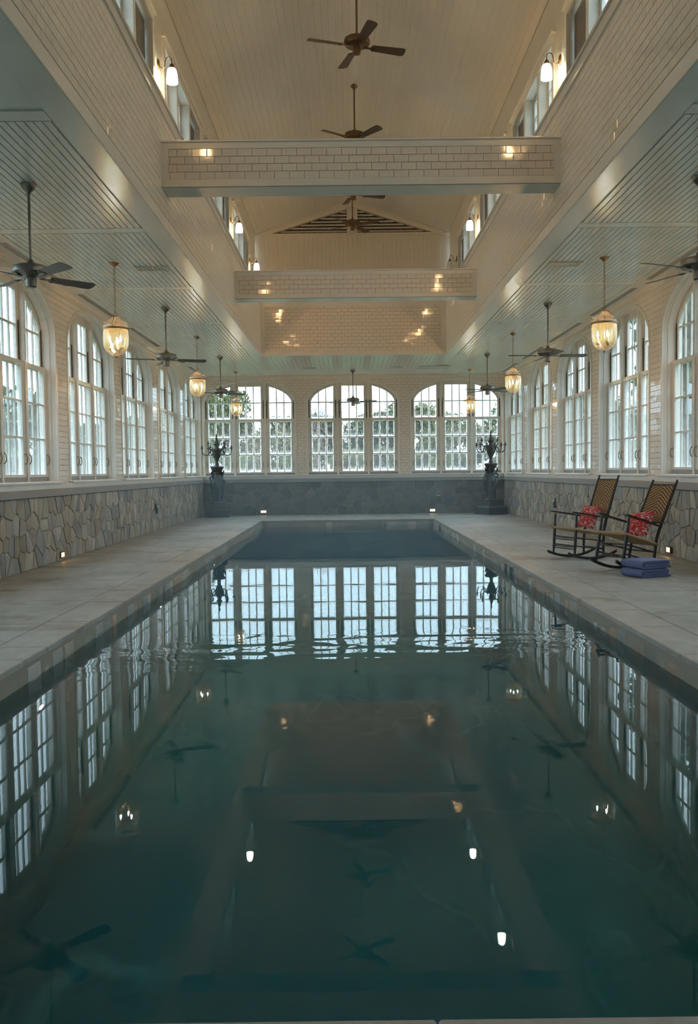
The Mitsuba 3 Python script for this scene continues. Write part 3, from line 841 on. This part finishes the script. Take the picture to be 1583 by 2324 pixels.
step_light(LEFT @ tr(12.28, .085, .0), 'glowing low step light in the left stone wall')
step_light(RIGHT @ tr(-11.94, .085, .0), 'glowing low step light in the right stone wall behind the towels')
step_light(BACK @ tr(-2.5, .10, .0), 'glowing low step light in the far stone wall, left one')
step_light(BACK @ tr(2.17, .09, .0), 'glowing low step light in the far stone wall, right one')


def cover(M, label):
    t = thing('outlet_cover', label, 'outlet cover'); A = lambda mm: at(mm, M)
    put('box', A(box(-.055, .055, -.12, .09, .03, .09, .008)), 'm_statue', t)
    put('lid', A(at(box(-.06, .06, 0, .105, -.005, .014, .004), tr(0, .0, .09) @ rot((1, 0, 0), -.25))), 'm_steel', t, label='hinged grey lid')


cover(LEFT @ tr(18.42, .48, 0), 'dark hooded outlet cover on the left stone wall')
cover(RIGHT @ tr(-18.5, .50, 0), 'dark hooded outlet cover on the right stone wall, left of the chairs')
cover(BACK @ tr(2.34, .47, 0), 'dark hooded outlet cover on the far stone wall')
t = thing('cable', 'short black curved cable on the far stone wall beside the right step light', 'cable')
put('curve', at(tube([(-.06, .05, .06), (-.05, .0, .07), (-.01, -.03, .075), (.05, -.035, .06)], .006, 6), BACK @ tr(1.93, .12, 0)), 'm_dark', t)

# ------------------------------------------------------------------ candelabra statues
def sph(c, r_): return m3.Manifold.sphere(r_, 14).translate(list(c))


def limb(*cr):
    out = m3.Manifold()
    for (c0, r0), (c1, r1) in zip(cr[:-1], cr[1:]): out = out + m3.Manifold.batch_hull([sph(c0, r0), sph(c1, r1)])
    return out


def figures():
    body = m3.Manifold()
    for k in range(3):
        a = k * 2 * math.pi / 3 + .4; c, s = 1.3 * math.cos(a), 1.3 * math.sin(a)
        g = lambda rr, z, side=0.: (rr * c - side * s, rr * s + side * c, z)
        f = limb((g(.055, .47), .045), (g(.075, .62), .05), (g(.085, .78), .06), (g(.09, .90), .068), (g(.085, 1.02), .055), (g(.085, 1.10), .06))
        f = f + limb((g(.085, 1.10), .03), (g(.09, 1.165), .026)) + sph(g(.095, 1.185), .045)
        f = f + limb((g(.08, 1.11, .06), .028), (g(.12, 1.05, .10), .022), (g(.10, .96, .07), .018)) + limb((g(.08, 1.11, -.06), .028), (g(.10, 1.19, -.10), .022), (g(.12, 1.24, -.07), .018))
        f = f + limb((g(.12, .92, .05), .05), (g(.15, .84, .03), .035), (g(.13, .72, .0), .028), (g(.10, .55, -.02), .02))
        f = f + limb((g(.13, .98, -.04), .04), (g(.16, .90, -.06), .034), (g(.12, .80, -.05), .03))
        for q in range(3):
            f = f + limb((g(.10, .86, .05 - .05 * q), .022), (g(.115, .66, .045 - .045 * q), .017), (g(.09, .475, .04 - .04 * q), .014))
        body = body + f
    body = body + limb(((0, 0, .46), .09), ((0, 0, .9), .10), ((0, 0, 1.15), .09), ((0, 0, 1.24), .10))
    body = body.refine_to_length(.022); mm = body.to_mesh()
    tmsh = trimesh.Trimesh(mm.vert_properties[:, :3], mm.tri_verts, process=True)
    trimesh.smoothing.filter_taubin(tmsh, iterations=8)
    return tmsh


FIG = figures()


def candelabra(x, y, rz, label):
    t = thing('candelabra', label, 'candelabra', 'tall bronze candelabra in the far corners'); M = tr(x, y, 0) @ rot((0, 0, 1), rz); A = lambda mm: at(mm, M)
    base = hull([(sx * w, sy * w, z) for w, z in ((.31, 0), (.31, .19), (.25, .225)) for sx in (-1, 1) for sy in (-1, 1)])
    put('plinth', A(cat([base, hull([(sx * w, sy * w, z) for w, z in ((.20, .22), (.17, .37)) for sx in (-1, 1) for sy in (-1, 1)])])), 'm_plinth', t, label='dark stepped stone plinth')
    put('base_disc', A(lathe([(0, .37), (.17, .37), (.175, .39), (.15, .405), (.12, .43), (.13, .445), (.125, .465), (0, .47)], 32)), 'm_statue', t, smooth=40)
    put('figure_group', A(FIG), 'm_statue', t, smooth=True, label='three draped bronze figures back to back')
    put('basin', A(lathe([(0, 1.20), (.09, 1.20), (.13, 1.235), (.15, 1.28), (.175, 1.33), (.178, 1.35), (.15, 1.362), (.08, 1.375), (.05, 1.40), (0, 1.40)], 28)), 'm_statue', t, smooth=40)
    put('urn', A(lathe([(0, 1.39), (.06, 1.39), (.048, 1.43), (.042, 1.49), (.055, 1.54), (.10, 1.63), (.125, 1.70), (.115, 1.765), (.075, 1.83), (.05, 1.88), (.055, 1.92), (.085, 1.955), (.088, 1.97), (.04, 1.985), (0, 1.985)], 28)), 'm_statue', t, smooth=40)
    put('finial', A(cat([lathe([(0, 1.98), (.045, 1.98), (.05, 2.02), (.034, 2.06), (.036, 2.09), (.018, 2.13), (.012, 2.15), (.026, 2.17), (.022, 2.19), (.010, 2.205), (.006, 2.235), (0, 2.24)], 16), hull([(.03, 0, 2.18), (-.03, 0, 2.18), (0, .03, 2.18), (0, -.03, 2.18), (0, 0, 2.21), (0, 0, 2.155)])])), 'm_statue', t, smooth=40)
    for n, r0, z0, zc, rc, da in ((6, .09, 1.72, 1.86, .39, .12), (3, .06, 1.80, 1.985, .245, .65)):
        for k in range(n):
            a = da + k * 2 * math.pi / n; c, s = math.cos(a), math.sin(a)
            if n == 6: q = [(r0, z0), (.13, 1.79), (.17, 1.80), (.19, 1.75), (.205, 1.69), (.24, 1.66), (.31, 1.66), (.36, 1.69), (.385, 1.745), (rc, 1.80)]
            else: q = [(r0, z0), (.10, 1.83), (.14, 1.815), (.19, 1.81), (.23, 1.835), (rc, 1.88), (rc, 1.93)]
            r_ = np.linspace(.018, .010, len(q))
            arm = put('arm', A(tube([(p_ * c, p_ * s, z_) for p_, z_ in q], r_, 8)), 'm_statue', t, smooth=True)
            put('candle_cup', A(lathe([(0, zc - .07), (.012, zc - .07), (.02, zc - .045), (.014, zc - .03), (.044, zc - .008), (.046, zc), (.016, zc + .002), (.014, zc + .015), (.019, zc + .03), (.019, zc + .055), (0, zc + .055)], 14, (rc * c, rc * s, 0))), 'm_statue', arm, smooth=40)


candelabra(-3.66, 23.8, .1, 'tall dark bronze figure candelabra in the far left corner')
candelabra(3.66, 23.7, .5, 'tall dark bronze figure candelabra in the far right corner')

# ------------------------------------------------------------------ rocking chairs, cushions, towels
def rocker_z(x, R=1.03): return R - math.sqrt(R * R - x * x)


CHAIR = {}


def chair(M, label):
    t = thing('rocking_chair', label, 'rocking chair', 'woven rocking chairs'); A = lambda mm: at(mm, M)
    wf, wb, sz, az = .215, .185, .412, .615
    for s in (-1, 1):
        pr_ = [(.298, wf * s, rocker_z(.298) + .02), (.296, wf * s, .12), (.29, wf * s, .20), (.284, wf * s, .30), (.277, wf * s, .42), (.272, wf * s, .50), (.270, wf * s, .55), (.268, wf * s, .60)]
        put('front_leg', A(tube(pr_, [.011, .015, .019, .019, .018, .013, .015, .014], 12)), 'm_chair', t, smooth=True)
        pq = [(-.195, wb * s * 1.05, rocker_z(-.195) + .02), (-.195, wb * s * 1.05, .20), (-.205, wb * s * 1.03, .38), (-.25, wb * s, .52), (-.35, wb * s, .80), (-.445, wb * s, 1.055), (-.452, wb * s, 1.075), (-.456, wb * s, 1.085), (-.462, wb * s, 1.10)]
        put('back_post', A(tube(pq, [.013, .018, .019, .019, .017, .016, .010, .016, .012], 12)), 'm_chair', t, smooth=True)
        xs = np.linspace(.395, -.40, 22); up_, lo = [], []
        V = np.array([(x, wf * s * .98 + dy, rocker_z(x) + dz) for x in xs for dy, dz in ((-.012, 0), (.012, 0), (.012, .034), (-.012, .034))])
        i_, j_ = np.meshgrid(np.arange(21), np.arange(4), indexing='ij')
        fc = quadtri(np.stack([i_ * 4 + j_, i_ * 4 + (j_ + 1) % 4, (i_ + 1) * 4 + (j_ + 1) % 4, (i_ + 1) * 4 + j_], -1).reshape(-1, 4))
        fc = np.vstack([fc, [[0, 2, 1], [0, 3, 2], [84, 85, 86], [84, 86, 87]]])
        put('rocker', A(TM(V, fc)), 'm_chair', t)
        arm = sg.Polygon([(.325, wf * s - .03), (.325, wf * s + .03), (.31, wf * s + .036), (.1, wf * s + .028), (-.27, wb * s + .018), (-.27, wb * s - .018), (.1, wf * s - .022), (.31, wf * s - .036)])
        am = ext(arm, .02); am.apply_transform(tr(0, 0, az - .005) @ np.array([[1, 0, 0, 0], [0, 1, 0, 0], [.15, 0, 1, -.042], [0, 0, 0, 1.]]))
        put('armrest', A(am), 'm_chair', t)
        for z in (.19, .30): put('side_rung', A(tube([(.29, wf * s, z), (-.19, wb * s * 1.05, z - .065)], .0085, 8)), 'm_chair', t, smooth=True)
    for z in (.145, .17, .265, .29): put('front_rung', A(tube([(.29, -wf, z), (.293, 0, z), (.29, wf, z)], [.007, .0095, .007], 8)), 'm_chair', t, smooth=True)
    for z in (.14, .24): put('back_rung', A(tube([(-.197, -wb, z), (-.197, wb, z)], .009, 8)), 'm_chair', t, smooth=True)
    # seat: rounded woven rush
    sp = [(.30, -wf - .012), (.30, wf + .012), (-.215, wb + .01), (-.215, -wb - .01)]
    seat = m3.Manifold.batch_hull([sph((x, y, sz - .005 + (x - .27) * .165), .018) for x, y in sp]).to_mesh()
    put('seat', A(trimesh.Trimesh(seat.vert_properties[:, :3], seat.tri_verts)), 'm_rush', t, smooth=40, label='woven rush seat')
    # woven back panel with uv
    n0, n1 = 10, 24; U, V2 = np.meshgrid(np.linspace(0, 1, n0), np.linspace(0, 1, n1))
    zc = .60 + V2 * .435; xc = np.interp(zc, [.52, .80, 1.055], [-.25, -.35, -.445]) - .018 * np.sin(U * math.pi)
    yc = (U - .5) * 2 * (wb - .004)
    pan = lambda off: np.stack([xc + off, yc, zc], -1).reshape(-1, 3)
    i_, j_ = np.meshgrid(np.arange(n1 - 1), np.arange(n0 - 1), indexing='ij'); ff = quadtri(np.stack([i_ * n0 + j_, i_ * n0 + j_ + 1, (i_ + 1) * n0 + j_ + 1, (i_ + 1) * n0 + j_], -1).reshape(-1, 4))
    vv = np.vstack([pan(.006), pan(-.006)]); ff2 = np.vstack([ff, ff[:, ::-1] + n0 * n1]); uu = np.tile(np.stack([U, V2], -1).reshape(-1, 2), (2, 1))
    put('back_panel', A(TM(vv, ff2)), 'm_weave', t, uv=uu, smooth=True, label='woven cane back with diamond pattern')
    for z0 in (.585, 1.04):
        y_ = np.linspace(-wb, wb, 9); x_ = np.interp(z0, [.52, .80, 1.055], [-.25, -.35, -.445]) - .018 * np.cos(y_ / wb * math.pi / 2)
        put('back_rail', A(tube(np.c_[x_, y_, np.full(9, z0)], .011, 8)), 'm_chair', t, smooth=True)
    return t


def seated(x, y, th, tilt):
    M = rot((0, 0, 1), th) @ rot((0, 1, 0), tilt)
    xs = np.linspace(-.40, .395, 60); z = min((M[:3, :3] @ np.array([q, 0, rocker_z(q)]))[2] for q in xs)
    return tr(x, y, .003 - z) @ M


C1, C2 = seated(2.929, 11.769, 3.582, -.003), seated(3.061, 10.253, 3.607, -.118)
chair(C1, 'black rocking chair with woven back, the farther of two by the right wall')
chair(C2, 'black rocking chair with woven back, the nearer of two beside the blue towels')


def pillow(w, h, d, seed):
    n = 22; U, V = np.meshgrid(np.linspace(-1, 1, n), np.linspace(-1, 1, n)); e = (1 - np.abs(U) ** 2.6) * (1 - np.abs(V) ** 2.6)
    T_ = d / 2 * np.maximum(e, 0) ** .42; T_ *= .85 + .3 * meshkit.noise(np.stack([U * 2.5, V * 2.5, 0 * U], -1), seed)
    px = U * w / 2 * (1 - .07 * (1 - V ** 2)); pz = V * h / 2 * (1 - .07 * (1 - U ** 2))
    vf = np.stack([T_, px, pz], -1).reshape(-1, 3); vb = np.stack([-T_, px, pz], -1).reshape(-1, 3)
    i_, j_ = np.meshgrid(np.arange(n - 1), np.arange(n - 1), indexing='ij'); f = quadtri(np.stack([i_ * n + j_, i_ * n + j_ + 1, (i_ + 1) * n + j_ + 1, (i_ + 1) * n + j_], -1).reshape(-1, 4))
    uv = np.tile(np.stack([(U + 1) / 2, (V + 1) / 2], -1).reshape(-1, 2), (2, 1))
    return TM(np.vstack([vf, vb]), np.vstack([f, f[:, ::-1] + n * n])), uv


for C, lab, ro, sd in ((C1, 'red cushion with white scroll pattern on the farther rocking chair', -.05, 2), (C2, 'red cushion with white scroll pattern on the nearer rocking chair', .12, 5)):
    m, uv = pillow(.33, .33, .125, sd)
    k = thing('cushion', lab, 'cushion', 'red patterned cushions')
    put('cover', at(m, C @ tr(-.115, -.0, .545) @ rot((0, 1, 0), -.42) @ rot((1, 0, 0), ro)), 'm_cushion', k, uv=uv, smooth=True)


def towel(M, seed, label):
    th = .0305; L = .40; R = th / 2
    ar = lambda cx, cz, r_, a0, a1: [(cx + r_ * math.cos(t), cz + r_ * math.sin(t)) for t in np.linspace(a0, a1, 9)]
    pts = [(L - .01, R), (.05, R)] + ar(2 * R + R, 3 * R, 2 * R, -math.pi / 2, -1.5 * math.pi) + [(.12, 5.15 * R), (L - .05, 5 * R)] + ar(L - .045, 4 * R, R, math.pi / 2, -math.pi / 2) + [(L - .1, 3 * R), (.12, 2.95 * R), (.055, 3 * R)]
    path = sg.LineString(pts).buffer(R - .0012, quad_segs=4)
    m = ext(path.simplify(.0006), .34); m = at(m, frame((0, 0, 0), (1, 0, 0), (0, 0, 1), (0, -1, 0)))
    v, f = trimesh.remesh.subdivide_to_size(m.vertices, m.faces, .03)
    q = v.copy(); v = v + .007 * (np.stack([meshkit.noise(q * 14 + s, seed) for s in (0, 31, 77)], -1) - .5)
    e = np.clip((np.abs(q[:, 1] + .17) - .13) / .04, 0, 1); v[:, 2] -= e ** 2 * .006 * (q[:, 2] / .09)
    v[:, 2] = np.maximum(v[:, 2], .0)
    k = thing('towel', label, 'towel', 'folded blue towels')
    put('cloth', at(TM(v, f), M), 'm_towel', k, smooth=50)


TB = tr(2.985, 9.52, .002) @ rot((0, 0, 1), math.radians(22))
TB = TB @ tr(0, .36, 0)
towel(TB, 3, 'folded blue towel lying on the deck, bottom one of two')
towel(TB @ tr(.012, .005, .0955), 9, 'folded blue towel on top of the other towel')

# ------------------------------------------------------------------ outdoors
big = sg.box(-400, -60, 400, 420).difference(sg.box(-XW - .2, Y0 - .25, XW + .2, YB + .25))
m = ext(big, .05); m.apply_translation((0, 0, -.45))
struct('ground', m, 'm_lawn', 'lawn outside the building', 'ground')


def leaf_tree(seed, n=9500, leaf=.21):
    r_ = np.random.default_rng(seed); cl = []
    for k in range(20):
        a = r_.uniform(0, 2 * math.pi); h = r_.uniform(.07, .92); rr = .5 * math.sqrt(max(.05, 1 - ((h - .52) / .52) ** 2)) * r_.uniform(.25, .85)
        cl.append((rr * math.cos(a), rr * math.sin(a), h, r_.uniform(.13, .24)))
    cl = np.array(cl); i_ = r_.integers(0, len(cl), n); d = r_.normal(size=(n, 3)); d /= np.linalg.norm(d, axis=1, keepdims=True)
    c = cl[i_, :3] + d * cl[i_, 3:4] * r_.uniform(.55, 1.05, (n, 1)) * [1, 1, .8]
    a = r_.normal(size=(n, 3)); a /= np.linalg.norm(a, axis=1, keepdims=True); b = np.cross(a, r_.normal(size=(n, 3))); b /= np.linalg.norm(b, axis=1, keepdims=True)
    s = leaf / 10 * r_.uniform(.6, 1.3, (n, 1))
    v = np.stack([c - a * s - b * s * .5, c + a * s - b * s * .6, c + a * s * .8 + b * s * .6, c - a * s * .7 + b * s * .5], 1).reshape(-1, 3)
    fol = TM(v, quadtri(np.arange(4 * n).reshape(-1, 4)))
    tk = [tube([(0, 0, 0), (.01, .0, .25), (0, .01, .6)], [.028, .02, .01], 7)] + [tube([(0, 0, .25 + .02 * k), q[:3] * [1, 1, .97]], [.012, .004], 5) for k, q in enumerate(cl[:8])]
    return fol, cat(tk)


TREES = [leaf_tree(s) for s in (1, 2, 3, 4)]
TP = [(tuple(mikit.ply(f, 'm_leaf%d' % k) for k in range(4)), mikit.ply(t_, 'm_bark')) for f, t_ in TREES]


def tree(x, y, h, w, k, tone, label, group=None):
    t = thing('tree', label, 'tree', group)
    M = MT(tr(x, y, -.45) @ rot((0, 0, 1), rng.uniform(0, 6)) @ np.diag([w, w, h, 1.]))
    put('crown', TP[k][0][tone], None, t, M=M); put('trunk', TP[k][1], None, t, M=M)


rt_ = random.Random(21)
NTH = 'first second third fourth fifth sixth seventh eighth ninth tenth eleventh twelfth'.split()
NT = 24
for k in range(NT):
    az = -34.5 + k * 3.0 + rt_.uniform(-.35, .35)
    D_ = (106, 124)[k % 2] + rt_.uniform(-3, 3); el = .070 + .016 * math.sin(k * 1.7) + rt_.uniform(-.010, .012)
    if -2.6 < az < 2.4: el = .058
    h = 1.65 + D_ * el
    tree(D_ * math.sin(math.radians(az)), D_ * math.cos(math.radians(az)), h * 1.05, rt_.uniform(8, 9.5), k % 4, rt_.choice((0, 1, 2, 3, 1)),
         'distant olive green tree beyond the windows, %s from the %s of the tree line' % ((NTH[k], 'left') if k < 12 else (NTH[NT - 1 - k], 'right')), 'distant tree line')
for k in range(21):
    az = -34 + k * 3.4 + rt_.uniform(-.15, .15)
    D_ = 91 + rt_.uniform(-1.5, 1.5); h = rt_.uniform(3.3, 4.1)
    tree(D_ * math.sin(math.radians(az)), D_ * math.cos(math.radians(az)), h, rt_.uniform(3.9, 4.3), (k + 1) % 4, rt_.choice((0, 1, 3)),
         'low bushy shrub before the distant trees, %s from the %s of its row' % ((NTH[k], 'left') if k < 11 else (NTH[20 - k], 'right')), 'low shrubs before the tree line')
for x, y, h, w, k, lab in ((13.5, 32, 9.5, 7.5, 0, 'close dark tree outside the right wall, nearest to the camera'), (18.5, 41, 12, 9, 1, 'close dark tree outside the right wall, middle one'), (22.5, 52, 12, 9, 2, 'close dark tree outside the right wall, farthest one'), (9.0, 40, 4.2, 5, 3, 'small green tree outside the right end window')):
    tree(x, y, h, w, k, (2, 0, 2, 1)[k], lab)


def bare_tree(seed):
    r_ = np.random.default_rng(seed); seg = []

    def grow(p, d, L, rad, lev):
        q = p + d * L * .5 + r_.normal(size=3) * L * .05; e = q + (d + r_.normal(size=3) * .12) * L * .5
        seg.append(tube([p, q, e], [rad, rad * .8, rad * .62], 5 if lev < 3 else 3, False))
        if lev >= 5: return
        for _ in range(3 if lev < 4 else 2):
            nd = d + r_.normal(size=3) * .55; nd[2] += .18; nd /= np.linalg.norm(nd)
            grow(e if r_.random() < .6 else q, nd, L * r_.uniform(.6, .8), rad * .58, lev + 1)

    grow(np.zeros(3), np.array([0, 0, 1.]), 2.4, .16, 0)
    return cat(seg)


BT = bare_tree(5)
for x, y, s, lab in ((-1.6, 60, 1.0, 'bare leafless tree beyond the middle end window'), (-6.3, 66, .9, 'bare leafless tree beyond the left part of the end wall'), (9.5, 70, .95, 'bare leafless tree beyond the right end window')):
    t = thing('bare_tree', lab, 'tree')
    put('branches', at(BT, tr(x, y, -.45) @ rot((0, 0, 1), x) @ np.diag([s, s, s, 1.])), 'm_twig', t)

# ------------------------------------------------------------------ mist lying over the pool
for key, bx, sig, alb, lab in (('mist', (-3.2, 2.42, 8.5, YB - .12, .012, 1.15), .022, (.34, .53, .66), 'thin bluish mist over the far half of the pool'),
                               ('mist_001', (PL + .012, PR - .012, PN + .012, PF - .012, -.146, -.004), .032, (.22, .60, .92), 'low bluish mist lying on the water within the pool edge')):
    names.add(key); labels[key] = {'label': lab, 'category': 'mist', 'kind': 'stuff'}
    scene[key] = mikit.ply(box(*bx), {'type': 'null'}, interior={'type': 'homogeneous', 'sigma_t': sig, 'albedo': {'type': 'rgb', 'value': list(alb)}})
